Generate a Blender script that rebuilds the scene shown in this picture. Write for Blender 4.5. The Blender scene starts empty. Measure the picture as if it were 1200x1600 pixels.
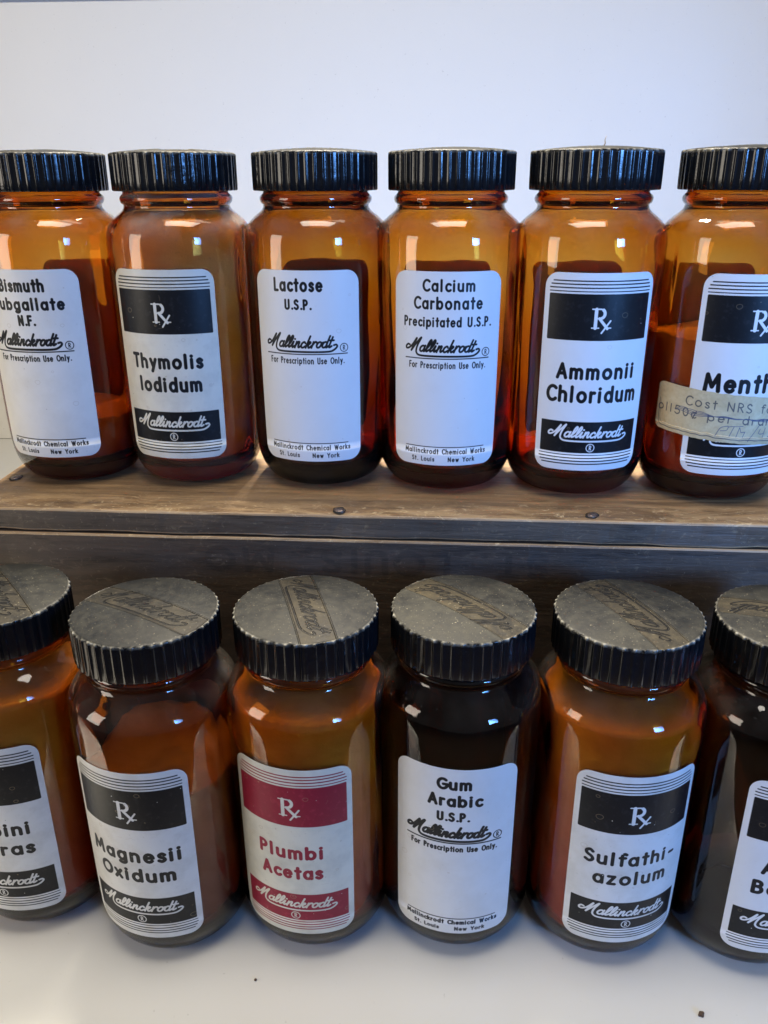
import bpy, bmesh, math, random
import numpy as np
from mathutils import Matrix, Vector, noise

# ------------------------------------------------------------------ camera, world, lamps, exposure
sc = bpy.context.scene
COL = sc.collection

F_PX, PITCH, ROLL, CAM_H = 1285.47, math.radians(22.165), math.radians(-0.21), 0.3393
cd = bpy.data.cameras.new("camera"); cam = bpy.data.objects.new("camera", cd); COL.objects.link(cam)
fw = Vector((0, math.cos(PITCH), -math.sin(PITCH))); rt = Vector((1, 0, 0)); up = Vector((0, math.sin(PITCH), math.cos(PITCH)))
r2 = math.cos(ROLL) * rt + math.sin(ROLL) * up; u2 = -math.sin(ROLL) * rt + math.cos(ROLL) * up
M = Matrix((r2, u2, -fw)).transposed().to_4x4(); M.translation = Vector((0, 0, CAM_H)); cam.matrix_world = M
cd.sensor_fit = 'VERTICAL'; cd.sensor_height = 32.0; cd.lens = F_PX / 1600 * 32.0
cd.clip_start = 0.01; cd.clip_end = 20
sc.camera = cam

world = bpy.data.worlds.new("World"); sc.world = world; world.use_nodes = True
bg = world.node_tree.nodes["Background"]; bg.inputs[0].default_value = (1.0, 0.97, 0.93, 1); bg.inputs[1].default_value = 0.105

def area(name, loc, target, sx, sy, power, color, spread=180):
    l = bpy.data.lights.new(name, 'AREA'); l.shape = 'RECTANGLE'; l.size = sx; l.size_y = sy
    l.energy = power; l.color = color; l.spread = math.radians(spread)
    o = bpy.data.objects.new(name, l); COL.objects.link(o); o.location = loc
    o.rotation_euler = (Vector(target) - Vector(loc)).to_track_quat('-Z', 'Y').to_euler()
    return o
area("overhead_lamp", (-0.04, 0.90, 1.30), (0.0, 0.26, 0.05), 0.34, 0.20, 9.5, (1.0, 0.90, 0.74), 64)
area("top_fill_light", (0.0, 0.26, 1.50), (0.0, 0.22, 0.0), 0.7, 0.5, 6.0, (1.0, 0.94, 0.83), 120)  # added soft fill from above to brighten table and cap tops, no real fixture
area("backdrop_fill_light", (0.16, 0.62, 1.30), (0.10, 1.15, 0.05), 0.5, 0.15, 1.05, (1.0, 0.95, 0.82))  # unseen fill light added to brighten the backdrop board
area("window_light", (0.92, -0.80, 0.56), (0.29, 0.42, 0.31), 0.30, 0.42, 2.3, (0.13, 0.38, 1.0), 42)
area("room_lamp", (-1.10, -0.10, 0.46), (-0.10, 0.36, 0.20), 0.40, 0.60, 6.0, (1.0, 0.90, 0.76))

sc.view_settings.view_transform = 'Standard'; sc.view_settings.look = 'None'
sc.view_settings.exposure = 0.0; sc.view_settings.gamma = 1.0
cy = sc.cycles
cy.max_bounces = 24; cy.transmission_bounces = 20; cy.glossy_bounces = 8; cy.diffuse_bounces = 5
cy.transparent_max_bounces = 16; cy.sample_clamp_indirect = 6; cy.use_denoising = True
cy.caustics_reflective = True; cy.caustics_refractive = True; cy.blur_glossy = 0.4

# ------------------------------------------------------------------ helpers
def link(name, me, parent=None, mat=None):
    o = bpy.data.objects.new(name, me); COL.objects.link(o)
    if mat is not None and me is not None and not me.materials: me.materials.append(mat)
    if parent is not None: o.parent = parent
    return o
def thing(name, label, cat, loc=(0, 0, 0), rz=0.0, group=None):
    o = bpy.data.objects.new(name, None); COL.objects.link(o)
    o.empty_display_size = 0.02; o.location = loc; o.rotation_euler = (0, 0, rz)
    o['label'] = label; o['category'] = cat
    if group: o['group'] = group
    return o
def mesh(name, verts, faces, smooth=True):
    me = bpy.data.meshes.new(name); me.from_pydata([tuple(v) for v in verts], [], faces); me.update()
    if smooth: me.polygons.foreach_set('use_smooth', [True] * len(me.polygons))
    return me

class NT:
    def __init__(s, name):
        s.m = bpy.data.materials.new(name); s.m.use_nodes = True
        s.t = s.m.node_tree; s.t.nodes.clear()
        s.out = s.n('ShaderNodeOutputMaterial')
    def n(s, typ, **kw):
        nd = s.t.nodes.new(typ)
        for k, v in kw.items():
            if hasattr(nd, k): setattr(nd, k, v)
            else: nd.inputs[k].default_value = v
        return nd
    def l(s, a, b): s.t.links.new(a, b)
    def setin(s, nd, key, val):
        if hasattr(val, 'is_output') or isinstance(val, bpy.types.NodeSocket): s.l(val, nd.inputs[key])
        else: nd.inputs[key].default_value = val
    def mix(s, fac, a, b, blend='MIX'):
        nd = s.n('ShaderNodeMix', data_type='RGBA', blend_type=blend)
        s.setin(nd, 0, fac); s.setin(nd, 6, a); s.setin(nd, 7, b)
        return nd.outputs[2]
    def math(s, op, a, b=0.0, clamp=False):
        nd = s.n('ShaderNodeMath', operation=op, use_clamp=clamp)
        s.setin(nd, 0, a); s.setin(nd, 1, b); return nd.outputs[0]
    def ramp(s, fac, stops):
        nd = s.n('ShaderNodeValToRGB'); e = nd.color_ramp.elements
        while len(e) < len(stops): e.new(0.5)
        for i, (p, c) in enumerate(stops):
            e[i].position = p; e[i].color = c if len(c) == 4 else (*c, 1)
        s.l(fac, nd.inputs[0]); return nd.outputs[0]
    def noise(s, vec, scale, detail=4, rough=0.55, dist=0.0):
        nd = s.n('ShaderNodeTexNoise'); nd.inputs['Scale'].default_value = scale
        nd.inputs['Detail'].default_value = detail; nd.inputs['Roughness'].default_value = rough
        nd.inputs['Distortion'].default_value = dist
        if vec is not None: s.l(vec, nd.inputs['Vector'])
        return nd.outputs[0]
    def coords(s, kind='Object', scale=(1, 1, 1), loc=None):
        tc = s.n('ShaderNodeTexCoord'); mp = s.n('ShaderNodeMapping')
        s.l(tc.outputs[kind], mp.inputs[0]); mp.inputs['Scale'].default_value = scale
        if loc is not None: s.setin(mp, 'Location', loc)
        return mp.outputs[0]
    def bsdf(s, **kw):
        nd = s.n('ShaderNodeBsdfPrincipled')
        for k, v in kw.items(): s.setin(nd, k.replace('_', ' '), v)
        s.l(nd.outputs[0], s.out.inputs[0]); return nd
    def bump(s, h, strength, dist):
        nd = s.n('ShaderNodeBump'); nd.inputs['Strength'].default_value = strength
        nd.inputs['Distance'].default_value = dist; s.l(h, nd.inputs['Height']); return nd.outputs[0]
    def attr(s, name):
        nd = s.n('ShaderNodeAttribute', attribute_type='OBJECT', attribute_name=name); return nd.outputs['Fac']
    def rand(s):
        oi = s.n('ShaderNodeObjectInfo'); return oi.outputs['Random']

# ------------------------------------------------------------------ lettering: strokes drawn into small numpy print masks
def arc(cx, cy, rx, ry, a0, a1, n=10):
    return [(cx + rx * math.cos(math.radians(a0 + (a1 - a0) * i / n)), cy + ry * math.sin(math.radians(a0 + (a1 - a0) * i / n))) for i in range(n + 1)]
def crom(pts, n=6):
    P = [pts[0]] + list(pts) + [pts[-1]]; out = []
    for i in range(1, len(P) - 2):
        p0, p1, p2, p3 = P[i - 1], P[i], P[i + 1], P[i + 2]
        for k in range(n):
            t = k / n
            out.append(tuple(0.5 * ((2 * p1[j]) + (-p0[j] + p2[j]) * t + (2 * p0[j] - 5 * p1[j] + 4 * p2[j] - p3[j]) * t * t + (-p0[j] + 3 * p1[j] - 3 * p2[j] + p3[j]) * t ** 3) for j in (0, 1)))
    out.append(tuple(pts[-1])); return out
X = 0.66
def bowl(cx, rx): return arc(cx, X / 2, rx, X / 2, 0, 360, 16)
G = {
 ' ': (0.42, []), '.': (0.22, [[(.08, .03), (.09, .03)]]), '-': (0.42, [[(.05, .36), (.30, .36)]]), ',': (0.22, [[(.1, .05), (.04, -.12)]]),
 'A': (0.62, [[(0, 0), (.24, 1), (.48, 0)], [(.09, .32), (.39, .32)]]),
 'B': (0.54, [[(0, 0), (0, 1), (.16, 1)] + arc(.16, .77, .17, .23, 90, -90) + [(0, .54)], [(.16, .54)] + arc(.18, .27, .2, .27, 90, -90) + [(0, 0)]]),
 'C': (0.60, [arc(.3, .5, .3, .5, 48, 312, 16)]),
 'D': (0.6, [[(0, 0), (0, 1), (.12, 1)] + arc(.12, .5, .34, .5, 90, -90) + [(0, 0)]]),
 'F': (0.46, [[(0, 0), (0, 1), (.32, 1)], [(0, .54), (.28, .54)]]),
 'G': (0.66, [arc(.32, .5, .31, .5, 50, 350, 18) + [(.62, .46), (.36, .46)]]),
 'I': (0.20, [[(0, 0), (0, 1)]]),
 'L': (0.42, [[(0, 1), (0, 0), (.28, 0)]]),
 'M': (0.78, [[(0, 0), (.06, 1), (.31, .25), (.56, 1), (.62, 0)]]),
 'N': (0.62, [[(0, 0), (0, 1), (.44, 0), (.44, 1)]]),
 'O': (0.72, [arc(.3, .5, .3, .5, 0, 360, 20)]),
 'P': (0.50, [[(0, 0), (0, 1), (.14, 1)] + arc(.14, .73, .2, .27, 90, -90) + [(0, .46)]]),
 'R': (0.52, [[(0, 0), (0, 1), (.14, 1)] + arc(.14, .74, .2, .26, 90, -90) + [(0, .48)], [(.14, .48), (.38, 0)]]),
 'S': (0.50, [crom([(.34, .86), (.2, 1.0), (.03, .86), (.06, .62), (.3, .42), (.36, .18), (.2, 0), (0, .12)])]),
 'T': (0.52, [[(.2, 0), (.2, 1)], [(0, 1), (.4, 1)]]),
 'U': (0.56, [[(0, 1), (0, .22)] + arc(.2, .22, .2, .22, 180, 360) + [(.4, 1)]]),
 'W': (0.86, [[(0, 1), (.17, 0), (.34, .9), (.51, 0), (.68, 1)]]),
 'Y': (0.54, [[(0, 1), (.22, .5), (.44, 1)], [(.22, .5), (.22, 0)]]),
 'a': (0.56, [bowl(.2, .2), [(.4, X), (.4, 0)]]),
 'b': (0.58, [bowl(.22, .2), [(0, 1), (0, 0)]]),
 'c': (0.46, [arc(.22, X / 2, .21, X / 2, 48, 312, 12)]),
 'd': (0.58, [bowl(.2, .2), [(.41, 1.02), (.41, 0)]]),
 'e': (0.56, [[(.02, .35), (.4, .35)] + arc(.21, X / 2, .2, X / 2, 4, 315, 14)]),
 'f': (0.36, [crom([(.3, .96), (.2, 1.02), (.1, .86), (.1, .5)]) + [(.1, 0)], [(0, X), (.26, X)]]),
 'g': (0.58, [bowl(.2, .2), [(.4, X), (.4, -.1)] + arc(.21, -.1, .19, .18, 0, -140, 8)]),
 'h': (0.54, [[(0, 1.02), (0, 0)], [(0, .38)] + arc(.18, .42, .18, .24, 170, 0, 8) + [(.36, 0)]]),
 'i': (0.24, [[(.02, X), (.02, 0)], [(.02, .93), (.03, .93)]]),
 'k': (0.48, [[(0, 1.02), (0, 0)], [(.3, X), (0, .26)], [(.1, .36), (.34, 0)]]),
 'l': (0.24, [[(.02, 1.02), (.02, 0)]]),
 'm': (0.78, [[(0, X), (0, 0)], [(0, .38)] + arc(.15, .45, .15, .21, 170, 0, 8) + [(.3, 0)], [(.3, .42)] + arc(.45, .45, .15, .21, 170, 0, 8) + [(.6, 0)]]),
 'n': (0.54, [[(0, X), (0, 0)], [(0, .38)] + arc(.18, .42, .18, .24, 170, 0, 8) + [(.36, 0)]]),
 'o': (0.60, [bowl(.22, .22)]),
 'p': (0.58, [bowl(.22, .2), [(0, X), (0, -.3)]]),
 'r': (0.36, [[(0, X), (0, 0)], [(0, .4)] + arc(.16, .44, .16, .2, 170, 70, 6)]),
 's': (0.42, [crom([(.27, .55), (.15, X), (.02, .55), (.06, .4), (.22, .28), (.27, .12), (.14, 0), (0, .09)])]),
 't': (0.36, [[(.12, .95), (.12, 0)], [(0, X), (.25, X)]]),
 'u': (0.54, [[(0, X), (0, .2)] + arc(.18, .22, .18, .22, 180, 350, 8), [(.36, X), (.36, 0)]]),
 'w': (0.66, [[(0, X), (.13, 0), (.25, .6), (.37, 0), (.5, X)]]),
 'x': (0.48, [[(0, X), (.32, 0)], [(.32, X), (0, 0)]]),
 'y': (0.48, [[(0, X), (.17, .02)], [(.35, X), (.17, .02), (.08, -.28)]]),
 'z': (0.48, [[(0, X), (.3, X), (0, 0), (.32, 0)]]),
 '0': (0.5, [arc(.2, .5, .19, .5, 0, 360, 16)]), '5': (0.5, [[(.36, 1), (.06, 1), (.03, .56)] + arc(.18, .3, .2, .3, 120, -150, 12)]),
 '4': (0.5, [[(.3, 0), (.3, 1), (0, .3), (.4, .3)]]), '1': (0.4, [[(.02, .8), (.16, 1), (.16, 0)]]), '8': (0.5, [arc(.2, .26, .19, .26, 0, 360, 14), arc(.2, .75, .16, .24, 0, 360, 14)]),
 '/': (0.4, [[(0, -.1), (.3, 1.1)]]), 'c|': (0.46, []),
}
G['\u00a2'] = (0.5, [arc(.22, X / 2, .21, X / 2, 48, 312, 12), [(.12, -.1), (.34, .8)]])

class Print:
    """A print mask in millimetres: x to the right of the centre line, y up from the bottom edge."""
    def __init__(s, w, h, ppm=9):
        s.w, s.h, s.ppm = w, h, ppm; s.nx, s.ny = int(round(w * ppm)), int(round(h * ppm))
        s.a = np.zeros((s.ny, s.nx), np.float32)
        s.gx = (np.arange(s.nx) + .5) / ppm - w / 2; s.gy = (np.arange(s.ny) + .5) / ppm
    def seg(s, p, q, wd, val=1.0, wd2=None):
        wd2 = wd if wd2 is None else wd2
        r = max(wd, wd2) / 2 + .15
        i0, i1 = np.searchsorted(s.gx, [min(p[0], q[0]) - r, max(p[0], q[0]) + r])
        j0, j1 = np.searchsorted(s.gy, [min(p[1], q[1]) - r, max(p[1], q[1]) + r])
        if i0 >= i1 or j0 >= j1: return
        gx = s.gx[None, i0:i1]; gy = s.gy[j0:j1, None]
        dx, dy = q[0] - p[0], q[1] - p[1]; L = dx * dx + dy * dy + 1e-9
        t = np.clip(((gx - p[0]) * dx + (gy - p[1]) * dy) / L, 0, 1)
        d = np.hypot(gx - p[0] - t * dx, gy - p[1] - t * dy)
        c = np.clip(.5 + ((wd + (wd2 - wd) * t) / 2 - d) * s.ppm * .8, 0, 1)
        sub = s.a[j0:j1, i0:i1]
        if val > 0: np.maximum(sub, c, out=sub)
        else: sub[:] = np.minimum(sub, 1 - c)
    def path(s, pts, wd, val=1.0):
        for p, q in zip(pts[:-1], pts[1:]): s.seg(p, q, wd, val)
    def rect(s, x0, x1, y0, y1, rad=0.0, val=1.0):
        gx = s.gx[None, :]; gy = s.gy[:, None]
        qx = np.abs(gx - (x0 + x1) / 2) - (x1 - x0) / 2 + rad; qy = np.abs(gy - (y0 + y1) / 2) - (y1 - y0) / 2 + rad
        d = np.hypot(np.maximum(qx, 0), np.maximum(qy, 0)) + np.minimum(np.maximum(qx, qy), 0) - rad
        c = np.clip(.5 - d * s.ppm, 0, 1)
        s.a[:] = np.maximum(s.a, c) if val > 0 else np.minimum(s.a, 1 - c)
    def text(s, txt, xc, yb, cap, width, wd, val=1.0, rot=False, G=G):
        x = 0; gl = []
        for ch in txt:
            adv, ps = G.get(ch, G[' '])
            gl.append((x, ps)); x += adv + .15
        total = x - .15 - .14
        h = cap - wd; k = (width - wd) / total
        for ox, ps in gl:
            for pl in ps:
                P = []
                for px, py in pl:
                    a, b = (ox + px) * k - (width - wd) / 2, py * h + wd / 2
                    if rot: a, b = -a, -b + cap
                    P.append((xc + a, yb + b))
                s.path(P, wd, val)
    def reg(s, xc, yc, r, wd, val=1.0):
        s.path([(xc + r * a, yc + r * b) for a, b in arc(0, 0, 1, 1, 0, 360, 22)], wd, val)
        for pl in G['R'][1]: s.path([(xc + (a - .18) * r * 1.15, yc + (b - .5) * r * 1.1) for a, b in pl], wd * .95, val)
    def script(s, x0, yb, width, xh, wd, val=1.0, slant=.42, tail=True):
        """The maker's name in joined handwriting with a long underline that ends in a curl."""
        P = [crom([(.55, .95), (.15, 1.05), (-.1, .75), (.1, .38), (.6, .45), (1.1, 1.0), (1.5, 2.15), (1.42, 1.2), (1.3, .05)]),
             crom([(1.3, .05), (1.75, 1.2), (2.35, 2.3), (2.2, 1.2), (2.25, .4), (2.5, -.2), (3.2, -.62), (4.5, -.72)])]
        P[1] += [(12.2, -.72)] if not tail else crom([(4.5, -.72), (9, -.72), (13.2, -.70), (14.3, -.45), (14.75, .1), (14.45, .45), (14.0, .38)])
        x = 2.95
        low = {
         'a': (1.05, [arc(.4, .5, .36, .48, 0, 360, 14), crom([(.76, 1), (.74, .3), (.88, .03), (1.15, .3)])]),
         'l': (.68, [crom([(-.05, .25), (.3, .8), (.5, 1.6), (.32, 1.98), (.14, 1.5), (.12, .45), (.28, .03), (.6, .3)])]),
         'i': (.62, [crom([(-.05, .3), (.15, 1), (.13, .3), (.28, .03), (.55, .3)]), [(.22, 1.42), (.24, 1.44)]]),
         'n': (1.05, [[(.1, 1), (.08, 0)], crom([(.08, .35), (.35, .95), (.6, .92), (.6, .3), (.76, .03), (1.05, .3)])]),
         'c': (.86, [crom([(.64, .75), (.42, .98), (.1, .75), (.05, .35), (.3, .02), (.6, .1), (.88, .35)])]),
         'k': (1.0, [[(.2, 1.95), (.1, 0)], crom([(.12, .4), (.45, .98), (.66, .85), (.45, .58), (.2, .5)]), crom([(.36, .53), (.55, .05), (.75, .05), (1.0, .35)])]),
         'r': (.8, [[(.12, 1), (.1, 0)], crom([(.1, .4), (.35, .95), (.62, .98), (.68, .85)])]),
         'o': (.98, [arc(.42, .5, .36, .48, 0, 360, 14), crom([(.6, .92), (.8, .8), (1.0, .9)])]),
         'd': (1.1, [arc(.4, .5, .36, .48, 0, 360, 14), crom([(.8, 1.95), (.74, .3), (.88, .03), (1.15, .3)])]),
         't': (.7, [crom([(.25, 1.75), (.17, .3), (.32, .03), (.62, .25)]), [(-.1, 1.2), (.62, 1.2)]])}
        for ch in "allinckrodt":
            adv, ps = low[ch]
            P += [[(x + a * 1.13, b) for a, b in pl] for pl in ps]; x += adv * 1.13
        k = width / 15.0
        for pl in P: s.path([(x0 + a * k + b * xh * slant, yb + b * xh) for a, b in pl], wd, val)
    def rx(s, xc, yb, h, val=1.0):
        T = lambda a, b: (xc + a * h, yb + b * h)
        s.seg(T(-.22, .03), T(-.22, .95), .17 * h, val)
        for a, b in (((-.40, .03), (-.04, .03)), ((-.42, .96), (.02, .96)), ((.26, .03), (.58, .03))): s.seg(T(*a), T(*b), .06 * h, val)
        pl = [(-.2, .96), (.0, .96)] + arc(.0, .73, .22, .23, 90, -90, 10) + [(-.2, .5)]
        for i in range(len(pl) - 1):
            w = .07 if pl[i][0] < .08 else .15
            s.seg(T(*pl[i]), T(*pl[i + 1]), w * h, val)
        s.seg(T(-.04, .5), T(.40, -.0), .14 * h, val)
        s.seg(T(.12, -.22), T(.54, .38), .085 * h, val)

YAW = math.radians(-3.95)
LW, LH = 56.0, 95.5
def edge_lines(p, top, val=1.0):
    for i, d in enumerate((3.6, 5.1, 6.7, 8.3)):
        x = LW / 2 - (4.2, 3.2, 2.6, 2.6)[i]
        y = LH - d if top else d - .1
        p.seg((-x, y), (x, y), .62 if i < 3 else .5, val)
def fancy_print(lines, hy=None):
    p = Print(LW, LH)
    edge_lines(p, True); p.rect(-LW / 2 + 2.5, LW / 2 - 2.5, LH * (1 - .322), LH * (1 - .098), 0.6)
    p.rx(-.6, LH * (1 - .262), 9.3, 0)
    for (t, xc, yb, cap, w, wd) in lines: p.text(t, xc, yb, cap, w, wd)
    p.rect(-LW / 2 + 2.8, LW / 2 - 2.8, 9.3, LH * (1 - .735), 0.4)
    edge_lines(p, False)
    p.script(-21.5, 17.4, 41.5, 2.75, .85, 0); p.reg(.4, 12.1, 2.0, .42, 0)
    return p
def plain_print(lines, dx=0.0, dy=0.0, heavy=1.0):
    p = Print(LW, LH)
    for (t, xc, yb, cap, w, wd) in lines: p.text(t, xc, yb, cap, w, wd)
    y = LH * (1 - .382) + dy
    p.script(-22.3 + dx, y, 38.5, 2.9, 1.0 * heavy); p.reg(19.3 + dx, y - .3, 2.0, .42 * heavy)
    p.seg((-22 + dx, y - 3.4), (21 + dx, y - 3.2), .55 * heavy)
    p.text("For Prescription Use Only.", dx - .3, y - 8.2, 3.4, 39.5, .58 * heavy)
    p.seg((-21.5 + dx, 9.9), (20.5 + dx, 9.9), .45 * heavy)
    p.text("Mallinckrodt Chemical Works", dx - .2, 6.1, 3.0, 44, .56 * heavy)
    p.text("St. Louis", dx - 12, 2.0, 2.7, 12.5, .52 * heavy); p.text("New York", dx + 8.5, 2.0, 2.7, 14.5, .54 * heavy)
    return p

def mask_image(name, *chans, blur=0):
    ny, nx = chans[0].shape
    px = np.ones((ny, nx, 4), np.float32)
    for i in range(3): px[..., i] = chans[min(i, len(chans) - 1)]
    im = bpy.data.images.new(name, nx, ny, alpha=False, float_buffer=False); im.colorspace_settings.name = 'Non-Color'
    im.pixels.foreach_set(px.ravel()); im.update(); im.pack()
    return im

rng = np.random.default_rng(5)
def stains(blotch, seed):
    """Dried drops, rings and fly specks on a label."""
    p = Print(LW, LH, 9); r_ = random.Random(seed)
    for _ in range(int(4 + 16 * blotch)):
        x, y, q = r_.uniform(-25, 25), r_.uniform(8, 88), r_.uniform(.5, 1.6)
        if r_.random() < .55: p.path([(x + q * a * (1 + .15 * b), y + q * b * .8) for a, b in arc(0, 0, 1, 1, 0, 360, 14)], .22)
        else: p.seg((x, y), (x + r_.uniform(-.6, .6), y + r_.uniform(-.3, .3)), r_.uniform(.2, .55))
    for _ in range(int(10 * blotch)):
        x, y = r_.uniform(-24, 24), r_.uniform(8, 85); a = r_.uniform(0, 6.28); l_ = r_.uniform(1, 4)
        p.seg((x, y), (x + l_ * math.cos(a), y + l_ * math.sin(a)), .10)
    return p.a * min(1, .45 + blotch * .6)
def worn(p, amount=12):
    """Small chips in the ink."""
    a = p.a.copy(); ny, nx = a.shape
    for _ in range(amount):
        x, y, r = rng.uniform(8, nx - 8), rng.uniform(8, ny - 8), rng.uniform(.8, 2.6)
        j, i = np.ogrid[int(y) - 5:int(y) + 5, int(x) - 5:int(x) + 5]
        sub = a[int(y) - 5:int(y) + 5, int(x) - 5:int(x) + 5]
        m = np.clip(r - np.hypot(j - y, i - x), 0, 1)
        if sub.size and sub.mean() > .5: sub *= (1 - m)
        elif rng.random() < .35: np.maximum(sub, m * .6, out=sub)
    # rough edges of the screen print
    return np.clip((a + rng.normal(0, .05, a.shape) * ((a > .02) & (a < .98)) - .5) * 1.15 + .5, 0, 1).astype(np.float32)

# ------------------------------------------------------------------ materials
def mat_glass(name, dens, dirt, vcol):
    s = NT(name)
    co = s.coords('Object'); oi = s.rand()
    n4 = s.n('ShaderNodeTexNoise', noise_dimensions='4D'); s.l(co, n4.inputs['Vector']); n4.inputs['Scale'].default_value = 60; n4.inputs['Detail'].default_value = 3
    s.l(s.math('MULTIPLY', oi, 37.0), n4.inputs['W'])
    f4 = s.n('ShaderNodeTexNoise', noise_dimensions='4D'); s.l(co, f4.inputs['Vector']); f4.inputs['Scale'].default_value = 900; f4.inputs['Detail'].default_value = 2
    s.l(s.math('MULTIPLY', oi, 11.0), f4.inputs['W'])
    gl = s.n('ShaderNodeBsdfPrincipled')
    for k, v in (('Base Color', (1, 1, 1, 1)), ('Roughness', 0.015), ('IOR', 1.5), ('Transmission Weight', 1.0)): gl.inputs[k].default_value = v
    big = s.noise(co, 34, 1.5, .4)
    s.l(s.bump(big, .25, .0006), gl.inputs['Normal'])
    df = s.n('ShaderNodeBsdfDiffuse'); df.inputs[0].default_value = (.42, .38, .33, 1)
    spk = s.math('MULTIPLY', s.ramp(f4.outputs[0], [(.66, (0, 0, 0)), (.74, (1, 1, 1))]), .5)
    geo = s.n('ShaderNodeNewGeometry'); sx = s.n('ShaderNodeSeparateXYZ'); s.l(geo.outputs['Normal'], sx.inputs[0])
    upf = s.math('MAXIMUM', sx.outputs[2], 0.0)
    haze_ = s.math('MULTIPLY', s.ramp(n4.outputs[0], [(.38, (0, 0, 0)), (.72, (1, 1, 1))]), s.math('ADD', s.math('MULTIPLY', upf, .16), .022))
    fac = s.math('MULTIPLY', s.attr('film'), s.math('ADD', haze_, s.math('MULTIPLY', spk, s.math('ADD', s.math('MULTIPLY', upf, .7), .10))))
    mx = s.n('ShaderNodeMixShader'); s.l(fac, mx.inputs[0]); s.l(gl.outputs[0], mx.inputs[1]); s.l(df.outputs[0], mx.inputs[2])
    s.l(mx.outputs[0], s.out.inputs[0])
    va = s.n('ShaderNodeVolumeAbsorption'); va.inputs['Color'].default_value = vcol; va.inputs['Density'].default_value = dens
    s.l(va.outputs[0], s.out.inputs['Volume'])
    return s.m
GLASS = mat_glass("amber_glass", 800, 1.0, (.908, .652, .0, 1))
GLASS_LIGHT = mat_glass("light_amber_glass", 560, 1.0, (.91, .61, .0, 1))
GLASS_MID = mat_glass("brown_glass", 1050, 1.0, (.85, .62, .0, 1))
GLASS_DARK = mat_glass("dark_amber_glass", 1500, 1.0, (.78, .55, .15, 1))

def mat_powder(name, c1, c2, scale=45):
    s = NT(name); co = s.coords('Object')
    n = s.noise(co, scale, 5, .6, .4); f = s.noise(co, 900, 2)
    col = s.mix(s.ramp(n, [(.35, (0, 0, 0)), (.7, (1, 1, 1))]), (*c1, 1), (*c2, 1))
    b = s.bsdf(Base_Color=col, Roughness=.9); b.inputs['Specular IOR Level'].default_value = .1
    s.l(s.bump(s.math('ADD', s.math('MULTIPLY', n, 1.0), s.math('MULTIPLY', f, .15)), .6, .0015), b.inputs['Normal'])
    return s.m
POW_WHITE = mat_powder("white_powder", (.76, .60, .42), (.58, .44, .29))
POW_BROWN = mat_powder("reddish_brown_powder", (.86, .62, .52), (.74, .51, .42))
POW_CREAM = mat_powder("cream_powder", (.72, .55, .37), (.54, .39, .24))
POW_DARK = mat_powder("dark_granules", (.05, .035, .03), (.02, .015, .014), 120)

def mat_label(name, im, ink, paper, stain, blotch):
    s = NT(name)
    tc = s.n('ShaderNodeTexCoord'); ti = s.n('ShaderNodeTexImage', interpolation='Cubic', extension='EXTEND'); ti.image = im; s.l(tc.outputs['UV'], ti.inputs[0])
    co = s.coords('Object')
    n = s.noise(co, 70, 6, .65); f = s.noise(co, 420, 3, .6); st = s.noise(co, 28, 4, .6, .5)
    base = s.mix(s.math('MULTIPLY', s.ramp(n, [(.42, (0, 0, 0)), (.70, (1, 1, 1))]), blotch), (*paper, 1), (*stain, 1))
    base = s.mix(s.math('MULTIPLY', s.ramp(st, [(.55, (0, 0, 0)), (.72, (1, 1, 1))]), blotch * .7), base, (.50, .42, .30, 1))
    base = s.mix(s.math('MULTIPLY', s.ramp(f, [(.66, (0, 0, 0)), (.72, (1, 1, 1))]), blotch * .35), base, (.30, .26, .20, 1))
    bf = s.n('ShaderNodeNewGeometry').outputs['Backfacing']   # the ink lies on the outer side of an opaque white ground
    spi = s.n('ShaderNodeSeparateColor'); s.l(ti.outputs[0], spi.inputs[0])
    inkm = s.math('MULTIPLY', spi.outputs[0], s.math('SUBTRACT', 1.0, bf))
    inkc = s.mix(s.math('MULTIPLY', s.ramp(f, [(.55, (0, 0, 0)), (.75, (1, 1, 1))]), .25), (*ink, 1), tuple(min(1, c * 2.2 + .04) for c in ink) + (1,))
    col = s.mix(inkm, base, inkc)
    sp2 = s.n('ShaderNodeSeparateColor'); s.l(ti.outputs[0], sp2.inputs[0])
    col = s.mix(s.math('MULTIPLY', sp2.outputs[1], .55), col, (.36, .27, .16, 1))
    rough = s.math('ADD', s.math('MULTIPLY', n, .22), .26)
    b = s.bsdf(Base_Color=col, Roughness=rough); b.inputs['IOR'].default_value = 1.36
    s.l(s.bump(s.math('ADD', s.math('MULTIPLY', ti.outputs[0], .6), s.math('MULTIPLY', f, .12)), .35, .0002), b.inputs['Normal'])
    return s.m

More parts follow.
